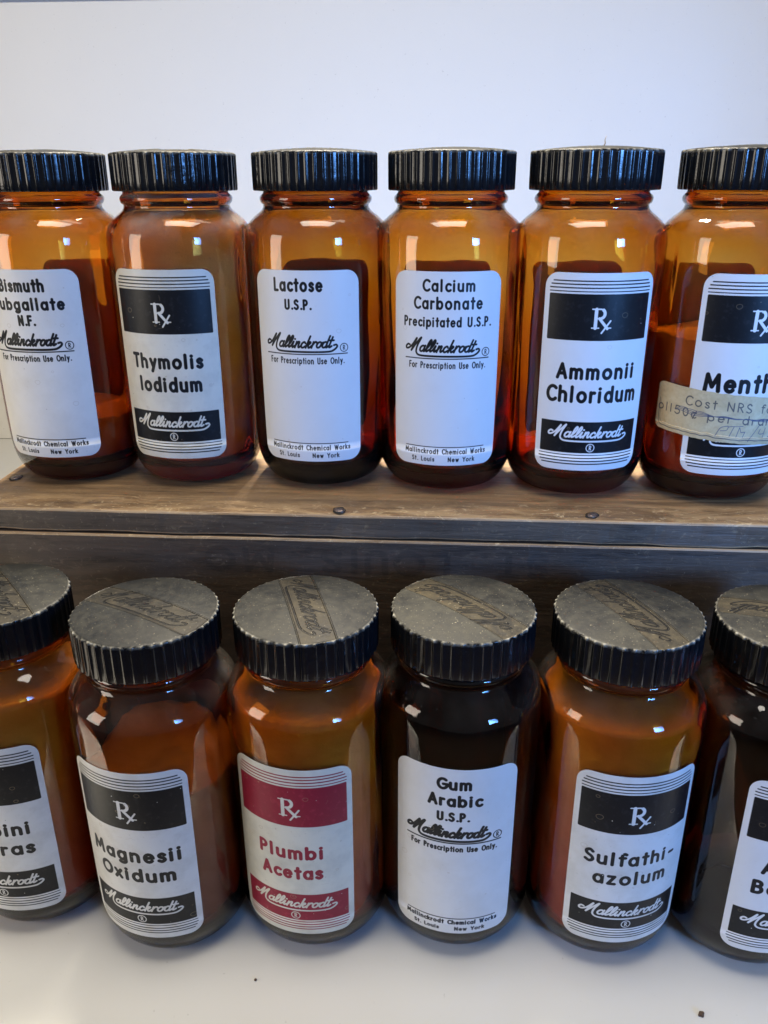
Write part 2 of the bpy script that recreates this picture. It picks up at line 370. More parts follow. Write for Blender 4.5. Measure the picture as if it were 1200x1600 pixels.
# cap: dark moulded plastic, dusty on top
capP = Print(66, 66, 10); capP.script(-28.0, 33 - 2.6, 53, 4.6, .75, tail=True, slant=.75)
bandP = Print(66, 66, 10); bandP.rect(-33, 33, 33 - 7.6, 33 + 7.6)
edgeP = Print(66, 66, 10)
for yy in (33 - 7.6, 33 + 7.6): edgeP.seg((-33, yy), (33, yy), .7)
CAPIM = mask_image("cap_top_relief", capP.a, bandP.a, edgeP.a)
def mat_cap():
    s = NT("black_bakelite")
    tc = s.n('ShaderNodeTexCoord'); ti = s.n('ShaderNodeTexImage', interpolation='Cubic', extension='EXTEND'); ti.image = CAPIM; s.l(tc.outputs['UV'], ti.inputs[0])
    sp = s.n('ShaderNodeSeparateColor'); s.l(ti.outputs[0], sp.inputs[0])
    geo = s.n('ShaderNodeNewGeometry'); sx = s.n('ShaderNodeSeparateXYZ'); s.l(geo.outputs['True Normal'], sx.inputs[0])
    upf = s.ramp(sx.outputs[2], [(.35, (0, 0, 0)), (.8, (1, 1, 1))])
    co = s.coords('Object'); r = s.rand()
    def n4(scale, det, rough=.6):
        nd = s.n('ShaderNodeTexNoise', noise_dimensions='4D'); s.l(co, nd.inputs['Vector']); nd.inputs['Scale'].default_value = scale
        nd.inputs['Detail'].default_value = det; nd.inputs['Roughness'].default_value = rough; s.l(s.math('MULTIPLY', r, 50.0), nd.inputs['W']); return nd.outputs[0]
    big, mid, fine = n4(45, 5), n4(260, 4), n4(1500, 2)
    dust = s.attr('dust')
    vf = n4(2600, 2, .7)
    d = s.ramp(s.math('ADD', s.math('ADD', s.math('MULTIPLY', big, .42), s.math('MULTIPLY', mid, .30)), s.math('MULTIPLY', vf, .28)), [(.40, (.12,) * 3), (.62, (1, 1, 1))])
    d = s.math('MULTIPLY', d, s.math('ADD', s.math('MULTIPLY', sp.outputs[1], .22), .85))
    d = s.math('MULTIPLY', d, s.math('SUBTRACT', 1.0, s.math('MULTIPLY', sp.outputs[0], .75)))
    d = s.math('MULTIPLY', s.math('MULTIPLY', d, upf), dust, True)
    side = s.math('MULTIPLY', s.ramp(mid, [(.50, (0, 0, 0)), (.75, (1, 1, 1))]), .10)
    spk = s.ramp(fine, [(.675, (0, 0, 0)), (.72, (1, 1, 1))])
    spk = s.math('MULTIPLY', s.math('MULTIPLY', spk, s.math('ADD', s.math('MULTIPLY', upf, .8), .05)), dust, True)
    col = s.mix(s.math('ADD', d, side, True), (.005, .006, .008, 1), s.mix(sp.outputs[1], (.060, .057, .045, 1), (.070, .058, .036, 1)))
    col = s.mix(spk, col, (.50, .44, .32, 1))
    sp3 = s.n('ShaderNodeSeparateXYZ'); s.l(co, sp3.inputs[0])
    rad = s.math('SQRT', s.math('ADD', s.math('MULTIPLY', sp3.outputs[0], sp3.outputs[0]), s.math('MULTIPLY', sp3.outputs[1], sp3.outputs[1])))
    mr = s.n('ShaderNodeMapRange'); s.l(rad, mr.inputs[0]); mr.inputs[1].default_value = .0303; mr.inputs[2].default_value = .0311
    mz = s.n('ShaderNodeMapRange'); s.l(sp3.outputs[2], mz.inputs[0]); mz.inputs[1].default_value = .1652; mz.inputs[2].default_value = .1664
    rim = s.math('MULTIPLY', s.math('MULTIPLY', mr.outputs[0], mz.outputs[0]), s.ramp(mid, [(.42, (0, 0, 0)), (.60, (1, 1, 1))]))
    col = s.mix(s.math('MULTIPLY', rim, .8), col, (.30, .29, .25, 1))  # pale broken ring painted into the colour for the rim's bright highlight
    rough = s.math('ADD', s.math('MULTIPLY', d, .5), s.math('ADD', .17, s.math('MULTIPLY', upf, .22)), True)
    b = s.bsdf(Base_Color=col, Roughness=rough); b.inputs['IOR'].default_value = 1.47; s.l(s.math('SUBTRACT', .42, s.math('MULTIPLY', upf, .33)), b.inputs['Specular IOR Level'])
    h = s.math('ADD', s.math('MULTIPLY', sp.outputs[0], -1.6), s.math('MULTIPLY', sp.outputs[2], .9))
    h = s.math('ADD', h, s.math('MULTIPLY', mid, s.math('ADD', s.math('MULTIPLY', sp.outputs[1], .35), .12)))
    s.l(s.bump(h, 1.0, .0007), b.inputs['Normal'])
    return s.m
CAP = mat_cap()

def mat_wood(name, dark, lite, gray, graymix, wear, bumps=1.0, print_im=None, wear_edge=False):
    s = NT(name)
    co = s.coords('Object', (5, 60, 60)); c1 = s.coords('Object', (1.2, 10, 10)); fine = s.coords('Object', (30, 300, 300)); oc = s.coords('Object')
    g1 = s.noise(co, 1.6, 8, .65, 1.2); g2 = s.noise(fine, 1.0, 4, .7); blot = s.noise(c1, 5, 5, .6, .3)
    col = s.ramp(g1, [(.30, dark), (.52, tuple(.5 * (a + b) for a, b in zip(dark, lite))), (.72, lite)])
    col = s.mix(s.math('MULTIPLY', s.ramp(blot, [(.42, (0, 0, 0)), (.62, (1, 1, 1))]), graymix), col, (*gray, 1))
    col = s.mix(s.math('MULTIPLY', s.ramp(g2, [(.28, (1, 1, 1)), (.45, (0, 0, 0))]), .75), col, tuple(c * .35 for c in dark) + (1,))
    scr = s.noise(s.coords('Object', (60, 110, 110)), 2.2, 7, .75, 2.0)
    if wear_edge:   # the board is scuffed pale along its front edge
        sy = s.n('ShaderNodeSeparateXYZ'); s.l(oc, sy.inputs[0])
        mr = s.n('ShaderNodeMapRange'); s.l(s.math('ADD', sy.outputs[1], s.math('MULTIPLY', blot, .03)), mr.inputs[0])
        mr.inputs[1].default_value = .040; mr.inputs[2].default_value = .012; mr.inputs[3].default_value = .12; mr.inputs[4].default_value = 1.0
        wear = s.math('MULTIPLY', mr.outputs[0], wear)
        big = s.noise(s.coords('Object', (16, 40, 40)), 2.0, 6, .7, .8)
        col = s.mix(s.math('MULTIPLY', s.math('MULTIPLY', s.ramp(big, [(.44, (0, 0, 0)), (.60, (1, 1, 1))]), mr.outputs[0]), .6), col, (.62, .42, .21, 1))
    col = s.mix(s.math('MULTIPLY', s.ramp(scr, [(.56, (0, 0, 0)), (.66, (1, 1, 1))]), wear), col, (.80, .62, .36, 1))
    speck = s.noise(oc, 700, 2)
    col = s.mix(s.math('MULTIPLY', s.ramp(speck, [(.70, (0, 0, 0)), (.76, (1, 1, 1))]), .4), col, (.40, .34, .27, 1))
    if print_im is not None:
        tc = s.n('ShaderNodeTexCoord'); ti = s.n('ShaderNodeTexImage', extension='CLIP'); ti.image = print_im; s.l(tc.outputs['UV'], ti.inputs[0])
        pm = s.math('MULTIPLY', ti.outputs[0], s.ramp(g2, [(.25, (.08,) * 3), (.65, (.42,) * 3)]))
        col = s.mix(pm, col, (.008, .008, .009, 1))
    b = s.bsdf(Base_Color=col, Roughness=s.math('ADD', s.math('MULTIPLY', g1, .25), .42))
    h = s.math('ADD', s.math('MULTIPLY', g1, .8), s.math('MULTIPLY', g2, .7))
    s.l(s.bump(h, .55 * bumps, .0009), b.inputs['Normal'])
    return s.m

# ------------------------------------------------------------------ table, backdrop and wall
def mat_white(name, c, rough, sc_=6, amt=.05, bumpd=.0):
    s = NT(name); co = s.coords('Object')
    n = s.noise(co, sc_, 5, .6); f = s.noise(co, 330, 3)
    col = s.mix(s.math('MULTIPLY', s.ramp(n, [(.3, (0, 0, 0)), (.75, (1, 1, 1))]), amt * 4), (*c, 1), tuple(x * .90 for x in c) + (1,))
    col = s.mix(s.math('MULTIPLY', s.ramp(f, [(.70, (0, 0, 0)), (.76, (1, 1, 1))]), .30), col, (.30, .27, .22, 1))
    b = s.bsdf(Base_Color=col, Roughness=s.math('ADD', s.math('MULTIPLY', n, .15), rough)); b.inputs['IOR'].default_value = 1.45
    if bumpd: s.l(s.bump(f, .25, bumpd), b.inputs['Normal'])
    return s.m
def box_bm(bm, x0, x1, y0, y1, z0, z1):
    vs = [bm.verts.new((x, y, z)) for x in (x0, x1) for y in (y0, y1) for z in (z0, z1)]
    for f in ((0, 1, 3, 2), (4, 6, 7, 5), (0, 4, 5, 1), (2, 3, 7, 6), (0, 2, 6, 4), (1, 5, 7, 3)): bm.faces.new([vs[i] for i in f])
    return vs
def box(name, dims, mat, parent=None, bevel=0.0, seg=2):
    bm = bmesh.new(); box_bm(bm, *dims)
    bmesh.ops.recalc_face_normals(bm, faces=bm.faces)
    if bevel: bmesh.ops.bevel(bm, geom=list(bm.edges), offset=bevel, segments=seg, affect='EDGES', profile=.6)
    me = bpy.data.meshes.new(name); bm.to_mesh(me); bm.free()
    me.polygons.foreach_set('use_smooth', [False] * len(me.polygons))
    return link(name, me, parent, mat)
t = box("table_top", (-1.5, 1.5, 0.205, 1.7, -0.03, 0.0), mat_white("white_laminate", (.74, .72, .67), .17, 5, .05, .00012), bevel=.002)
t['kind'] = 'structure'
fl = box("floor", (-3, 3, -3, 1.9, -.82, -.75), mat_white("brown_floor", (.16, .11, .07), .45, 4, .2, .0003)); fl["kind"] = "structure"
w = box("wall", (-3, 3, 1.75, 1.85, -.749, 2.6), mat_white("white_wall_paint", (.80, .80, .80), .6, 3, .03, .0003)); w['kind'] = 'structure'
BD_Y = 1.08
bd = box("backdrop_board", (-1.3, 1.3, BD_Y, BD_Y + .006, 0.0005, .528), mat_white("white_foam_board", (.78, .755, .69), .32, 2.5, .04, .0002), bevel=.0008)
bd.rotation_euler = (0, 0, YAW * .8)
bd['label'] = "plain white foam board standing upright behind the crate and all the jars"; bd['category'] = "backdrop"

# ------------------------------------------------------------------ crate
crate = thing("wooden_crate", "old weathered wooden crate turned upside down as a shelf for the rear jars", "crate", (0.0, 0.3765, 0.0), YAW)
TOPZ = 0.18355; TH = .0120
def plank(name, x0, x1, y0, y1, z0, z1, mat, edge_mat, amp=.0007, seed=0, nx=90, bev=.0011, uv=False):
    """A board with hand-worn, slightly uneven edges; long axis along x."""
    bm = bmesh.new(); box_bm(bm, x0, x1, y0, y1, z0, z1)
    bmesh.ops.recalc_face_normals(bm, faces=bm.faces)
    L = max(x1 - x0, .001)
    long_e = [e for e in bm.edges if abs(e.verts[0].co.x - e.verts[1].co.x) > L * .9]
    r = bmesh.ops.bevel(bm, geom=list(bm.edges), offset=bev, segments=2, affect='EDGES', profile=.5)
    for f in bm.faces: f.material_index = 0
    for f in r['faces']: f.material_index = 1
    if L > .1:
        for i in range(1, nx):
            xx = x0 + L * i / nx
            bmesh.ops.bisect_plane(bm, geom=list(bm.verts) + list(bm.edges) + list(bm.faces), plane_co=(xx, 0, 0), plane_no=(1, 0, 0))
    cy_, cz_ = (y0 + y1) / 2, (z0 + z1) / 2
    for v in bm.verts:
        n1 = noise.noise(Vector((v.co.x * 22 + seed, (1 if v.co.y > cy_ else -1) * 3.1, (1 if v.co.z > cz_ else -1) * 5.3)))
        n2 = noise.noise(Vector((v.co.x * 90 + seed, 7 + (1 if v.co.y > cy_ else -1) * 3.1, (1 if v.co.z > cz_ else -1) * 5.3)))
        k = amp * (n1 + .55 * n2)
        v.co.y += k * (1 if v.co.y > cy_ else -1)
        if v.co.z > .001: v.co.z += .5 * k * (1 if v.co.z > cz_ else -1) - (abs(k) * .2)
    me = bpy.data.meshes.new(name)
    if uv:
        ul = bm.loops.layers.uv.new("UVMap")
        for f in bm.faces:
            for lp in f.loops:
                c = lp.vert.co
                lp[ul].uv = ((c.x - x0) / L, (c.z - z0) / (z1 - z0)) if f.normal.y < -.5 else (-2, -2)
    bm.to_mesh(me); bm.free()
    me.materials.append(mat); me.materials.append(edge_mat)
    return link(name, me, crate)
W_TOP = mat_wood("weathered_top_wood", (.085, .045, .020), (.40, .24, .105), (.10, .066, .038), .55, 1.0, wear_edge=True)
W_FRONT = None
XL, XR = -.2185, .275
fp = Print(480, 170, 3)
fp.text("ST. LOUIS, MO.", -36.0, 150.5, 14.5, 178, 3.2, rot=True)
IMF = mask_image("crate_stencil", fp.a)
W_FRONT = mat_wood("dark_front_wood", (.035, .024, .017), (.105, .072, .048), (.06, .048, .038), .4, .08, 1.2, print_im=IMF)
W_EDGE = mat_wood("worn_wood_edge", (.20, .12, .06), (.58, .40, .22), (.18, .14, .10), .3, .5)
W_GREY = mat_wood("grey_board_edge_wood", (.045, .032, .022), (.15, .108, .072), (.10, .08, .06), .6, .12, 1.3)
tb = plank("top_board", XL, XR, 0.0, .128, TOPZ - TH, TOPZ, W_TOP, W_EDGE, seed=3, amp=.0010)
# the sawn front edge of the top board is a grey end face
me = tb.data; me.materials.append(W_GREY)
for p_ in me.polygons:
    if p_.normal.y < -.9 and p_.material_index == 0: p_.material_index = 2
plank("front_board", XL + .001, XR - .001, -.0016, .011, 0.0005, TOPZ - TH - .0007, W_FRONT, W_EDGE, seed=11, amp=.0006, uv=True)
plank("back_board", XL + .001, XR - .001, .116, .1275, 0.0005, TOPZ - TH - .0007, W_FRONT, W_EDGE, seed=17, amp=.0006)
for k, x in enumerate((XL + .0015, XR - .0145)):
    plank("end_board", x, x + .013, .0115, .1155, 0.0005, TOPZ - TH - .0007, W_GREY, W_EDGE, seed=20 + k, amp=.0003)
# nail heads
s = NT("rusty_iron"); co = s.coords('Object'); n = s.noise(co, 900, 3)
b = s.bsdf(Base_Color=s.mix(s.ramp(n, [(.4, (0, 0, 0)), (.65, (1, 1, 1))]), (.11, .085, .075, 1), (.26, .20, .17, 1)), Roughness=.42, Metallic=.7)
s.l(s.bump(n, .6, .0004), b.inputs['Normal']); IRON = s.m
s = NT("dark_nail_ring"); s.bsdf(Base_Color=(.012, .009, .007, 1), Roughness=.9); NAIL_RING = s.m  # near-black colour of the thin ring laid around each nail head
def nail_mesh():
    bm = bmesh.new(); rings = [(0.0, .00075), (.0016, .0007), (.0026, .00045), (.0030, 0.0), (.0028, -.002)]
    prev = None; n = 20; rows = []
    for r, z in rings[1:]:
        rows.append([bm.verts.new((r * 1.05 * math.cos(a) * (1 + .05 * math.sin(3 * a)), r * .95 * math.sin(a), z + .00015 * math.sin(2 * a + 1))) for a in [2 * math.pi * i / n for i in range(n)]])
    c = bm.verts.new((0, 0, rings[0][1]))
    for i in range(n): bm.faces.new((c, rows[0][i], rows[0][(i + 1) % n]))
    for a, b2 in zip(rows[:-1], rows[1:]):
        for i in range(n): bm.faces.new((a[i], b2[i], b2[(i + 1) % n], a[(i + 1) % n]))
    bmesh.ops.recalc_face_normals(bm, faces=bm.faces)
    me = bpy.data.meshes.new("nail"); bm.to_mesh(me); bm.free(); me.materials.append(IRON)
    me.polygons.foreach_set('use_smooth', [True] * len(me.polygons)); return me
NAIL = nail_mesh()
def nail_ring_mesh():
    vs, fs = [], []; n = 24
    for i in range(n):
        a = 2 * math.pi * i / n; j = .0036 * (1 + .12 * math.sin(2 * a + 1) + .06 * math.sin(5 * a))
        vs += [(.0028 * math.cos(a), .0028 * math.sin(a), .00022), (j * math.cos(a) * 1.15, j * math.sin(a), .00002)]
    for i in range(n): fs.append((2 * i, 2 * i + 1, (2 * i + 3) % (2 * n), (2 * i + 2) % (2 * n)))
    me = mesh("nail_rim", vs, fs); me.materials.append(NAIL_RING); return me
RIM = nail_ring_mesh()
inv = Matrix.Rotation(-YAW, 3, 'Z')
for (wx, wy) in ((-.2063, .4348), (-.0226, .3843), (.1030, .3764), (.235, .367)):
    l = inv @ Vector((wx, wy - .3765, 0))
    a = link("nail", NAIL, tb); a.location = (l.x, l.y, TOPZ + .0003); a.rotation_euler = (0, 0, wx * 40)
    c = link("nail_rim", RIM, tb); c.location = (l.x, l.y, TOPZ + .0002); c.rotation_euler = (0, 0, wx * 70)

# ------------------------------------------------------------------ jar meshes
FLAT = 34.95
def supr(a, r):
    """Round section of radius r whose two sides are cut flat (softly) 34.8 mm from the middle."""
    c = FLAT / max(1e-6, abs(math.cos(a))) / max(r, 1e-6)
    if c > 1.12: return 1.0
    k = .014; h = min(1, max(0, .5 + .5 * (1 - c) / k))
    return 1 + (c - 1) * h - k * h * (1 - h)
OUTER = [(22, 1.0), (25.5, .1), (28.6, .9), (31.0, 3.0), (33.1, 6), (35.1, 10.5), (36.4, 16), (37.1, 24), (37.4, 45), (37.5, 80), (37.5, 112), (37.5, 121), (37.4, 125.5),
         (37.0, 128.8), (36.0, 131.8), (34.1, 134.6), (31.2, 137.2), (28.5, 139.3), (27.1, 141.0), (26.9, 142.5), (27.7, 143.2), (28.4, 144.6), (28.35, 146.2), (27.5, 147.3), (26.6, 148.6), (26.5, 155), (26.5, 161.5), (25.9, 163)]
INNER = [(24.6, 163), (23.9, 161.5), (23.8, 150), (23.9, 143), (24.8, 140.3), (27.6, 137.2), (31.2, 133.8), (33.8, 130), (34.9, 124.5), (35.3, 113), (35.0, 100), (33.6, 60), (32.0, 28), (30.8, 18), (28.4, 12.4), (22, 9.6), (12, 10.0)]
def ring_surface(profile, n, wob=0.0, seed=0, inset=0.0):
    V = []
    for (r, z) in profile:
        for i in range(n):
            a = 2 * math.pi * i / n
            rr = (r + inset) * supr(a, r + inset) - inset
            if wob:
                rr += wob * noise.noise(Vector((math.cos(a) * 1.6 + seed, math.sin(a) * 1.6, z * .030))) + wob * .35 * noise.noise(Vector((math.cos(a) * 4 + seed, math.sin(a) * 4, z * .07)))
            zz = z + (wob * 1.5 * noise.noise(Vector((math.cos(a) * r * .06, math.sin(a) * r * .06, seed + 3.0))) if wob and z < 10 else 0)
            V.append((rr * math.cos(a) / 1000, rr * math.sin(a) / 1000, zz / 1000))
    return V
def smooth_profile(P, k=3):
    return crom(P, k)
def glass_mesh(seed):
    n = 128
    prof_o = smooth_profile(OUTER, 3); prof_i = smooth_profile(INNER, 3)
    Vo = ring_surface(prof_o, n, .10, seed); Vi = ring_surface(prof_i, n, .55, seed + 9, 2.3)
    V = Vo + Vi; F = []; rows = len(prof_o) + len(prof_i)
    for j in range(rows - 1):
        for i in range(n):
            F.append((j * n + i, j * n + (i + 1) % n, (j + 1) * n + (i + 1) % n, (j + 1) * n + i))
    c0 = len(V); V.append((0, 0, .0022)); c1 = len(V); V.append((0, 0, .0100))
    for i in range(n):
        F.append((c0, (i + 1) % n, i)); F.append((c1, (rows - 1) * n + i, (rows - 1) * n + (i + 1) % n))
    return mesh("glass_body", V, F)
def contents_mesh(fill, seed, uneven=3.0, shrink=.35):
    """A solid fill that follows the inside wall up to an uneven surface."""
    n = 96
    inner = [(r, z) for (r, z) in smooth_profile(INNER, 4)][::-1]
    prof = [(r - shrink - .65, z + .8 if z < 12 else z) for r, z in inner if z < fill]
    V = []; F = []
    for (r, z) in prof:
        for i in range(n):
            a = 2 * math.pi * i / n; rr = (r + 3.7) * supr(a, r + 3.7) - 3.7
            zz = z
            if z > fill - 14:
                k = (z - (fill - 14)) / 14
                zz += k * uneven * noise.noise(Vector((math.cos(a) * 1.3 + seed, math.sin(a) * 1.3, 1.7))) * 2
            V.append((rr * math.cos(a) / 1000, rr * math.sin(a) / 1000, zz / 1000))
    rows = len(prof); r_top, z_top = prof[-1]
    for q in (.93, .8, .6, .4, .2):
        for i in range(n):
            a = 2 * math.pi * i / n; rr = ((r_top + 3.7) * supr(a, r_top + 3.7) - 3.7) * q
            zz = z_top + uneven * noise.noise(Vector((math.cos(a) * 1.3 * q + seed, math.sin(a) * 1.3 * q, 1.7))) * 2 + (1 - q) * 1.2
            V.append((rr * math.cos(a) / 1000, rr * math.sin(a) / 1000, zz / 1000))
        rows += 1
    for j in range(rows - 1):
        for i in range(n):
            F.append((j * n + i, j * n + (i + 1) % n, (j + 1) * n + (i + 1) % n, (j + 1) * n + i))
    c0 = len(V); V.append((0, 0, .0108)); c1 = len(V)
    V.append((0, 0, (z_top + uneven * .5 + 1) / 1000))
    for i in range(n):
        F.append((c0, (i + 1) % n, i)); F.append((c1, (rows - 1) * n + i, (rows - 1) * n + (i + 1) % n))
    return mesh("contents", V, F)

def surf(phi, z, off):
    """Point on the outer glass at angle phi from the front (towards -y), height z mm, pushed out by off mm."""
    a = -math.pi / 2 + phi
    prof = SP
    for (r0, z0), (r1, z1) in zip(prof[:-1], prof[1:]):
        if z0 <= z <= z1: r = r0 + (r1 - r0) * (z - z0) / max(1e-6, z1 - z0); break
    else: r = 34.8
    rr = r * supr(a, r) + off
    return (rr * math.cos(a) / 1000, rr * math.sin(a) / 1000, z / 1000)
SP = [p for p in smooth_profile(OUTER, 3) if p[1] > 1]
PHI_K = 1 / 37.6
def label_mesh(w=LW, h=LH, z0=16.5, rad=6.5, back=False, xoff=0.0, off=.22, nu=48, name="printed_label", ragged=0.0, tilt=0.0):
    ys = sorted(set([rad * (1 - math.cos(math.pi / 2 * i / 9)) for i in range(10)] + [h - rad * (1 - math.cos(math.pi / 2 * i / 9)) for i in range(10)] + [rad + (h - 2 * rad) * i / 24 for i in range(25)]))
    V, F, UV = [], [], []
    for y in ys:
        e = 0.0
        if y < rad: e = rad - math.sqrt(max(0, rad * rad - (rad - y) ** 2))
        if y > h - rad: e = rad - math.sqrt(max(0, rad * rad - (y - h + rad) ** 2))
        hw = w / 2 - e
        for i in range(nu + 1):
            s_ = -hw + 2 * hw * i / nu
            p = surf((s_ + xoff) * PHI_K, z0 + y + tilt * s_, off)
            if ragged: p = (p[0], p[1], p[2] + ragged * noise.noise(Vector((s_ * .3, y * .2, 2))) / 1000)
            if back: p = (-p[0], -p[1], p[2])
            V.append(p); UV.append((s_ / w + .5, y / h))
    m = nu + 1
    for j in range(len(ys) - 1):
        for i in range(nu): F.append((j * m + i, j * m + i + 1, (j + 1) * m + i + 1, (j + 1) * m + i))
    me = mesh(name, V, F)
    ul = me.uv_layers.new(name="UVMap")
    for l in me.loops: ul.data[l.index].uv = UV[l.vertex_index]
    return me
LAB = {1: (label_mesh(h=97.2), label_mesh(h=97.2, back=True)), 0: (label_mesh(h=93.8), label_mesh(h=93.8, back=True))}

def cap_mesh():
    R0, RIBS, PER = 31.5, 50, 10; n = RIBS * PER
    pat = [0, .0, .03, .14, .70, 1.0, .85, .22, .05, 0]
    def rib(i, k):  # rib depth at angular index
        return (pat[i % PER]) * k
    V, F, UV = [], [], []
    def ring(r, z, k, dome=None):
        for i in range(n):
            a = 2 * math.pi * i / n
            rr = r + (rib(i, k) - k)
            x, y = rr * math.cos(a), rr * math.sin(a); zz = z
            if dome is not None:
                zz = dome(x, y)
            V.append((x / 1000, y / 1000, zz / 1000)); UV.append((x / 66 + .5, y / 66 + .5))
    zt = 166.6
    def dome(x, y):
        q = math.hypot(x, y) / R0
        z = zt + .15 + 2.1 * (1 - q * q)
        d = abs(y) - 7.6
        z -= .32 * min(1, max(0, .5 - d / .7)) * min(1, max(0, (31.4 - math.hypot(x, y)) / .8))
        return z
    rows = []
    # inside of the skirt, up, bottom ring, ribs, rim, top
    for (r, z, k, dm) in [(1.0, 164.2, 0, None), (28.6, 164.2, 0, None), (28.8, 163.6, 0, None), (29.0, 149.6, 0, None), (29.6, 149.1, 0, None), (30.3, 149.1, .3, None), (31.15, 149.25, .4, None), (31.45, 149.8, .52, None),
                           (31.5, 155, .55, None), (31.5, 161, .55, None), (31.5, 165.5, .55, None), (31.44, 166.15, .52, None), (31.2, 166.55, .4, None), (30.75, 166.75, .2, None)]:
        ring(r, z, k, dm); rows.append(1)
    for q in [.965, .94, .90, .85, .8, .74, .68, .62, .56, .5, .44, .38, .32, .28, .24, .2, .16, .12, .08, .04]:
        ring(31.5 * q, 0, 0, dome); rows.append(1)
    for j in range(len(rows) - 1):
        for i in range(n): F.append((j * n + i, j * n + (i + 1) % n, (j + 1) * n + (i + 1) % n, (j + 1) * n + i))
    c = len(V); V.append((0, 0, dome(0, 0) / 1000)); UV.append((.5, .5))
    for i in range(n): F.append((c, (len(rows) - 1) * n + i, (len(rows) - 1) * n + (i + 1) % n))
    me = mesh("cap", V, F)
    ul = me.uv_layers.new(name="UVMap")
    uvs = np.array([UV[l.vertex_index] for l in me.loops], np.float32).ravel(); ul.data.foreach_set('uv', uvs)
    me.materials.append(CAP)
    # crisp ribs on the skirt
    sm = []
    for p in me.polygons:
        j = min(p.vertices) // n
        sm.append(not (4 <= j <= 5))
    me.polygons.foreach_set('use_smooth', sm)
    return me
CAPM = cap_mesh()

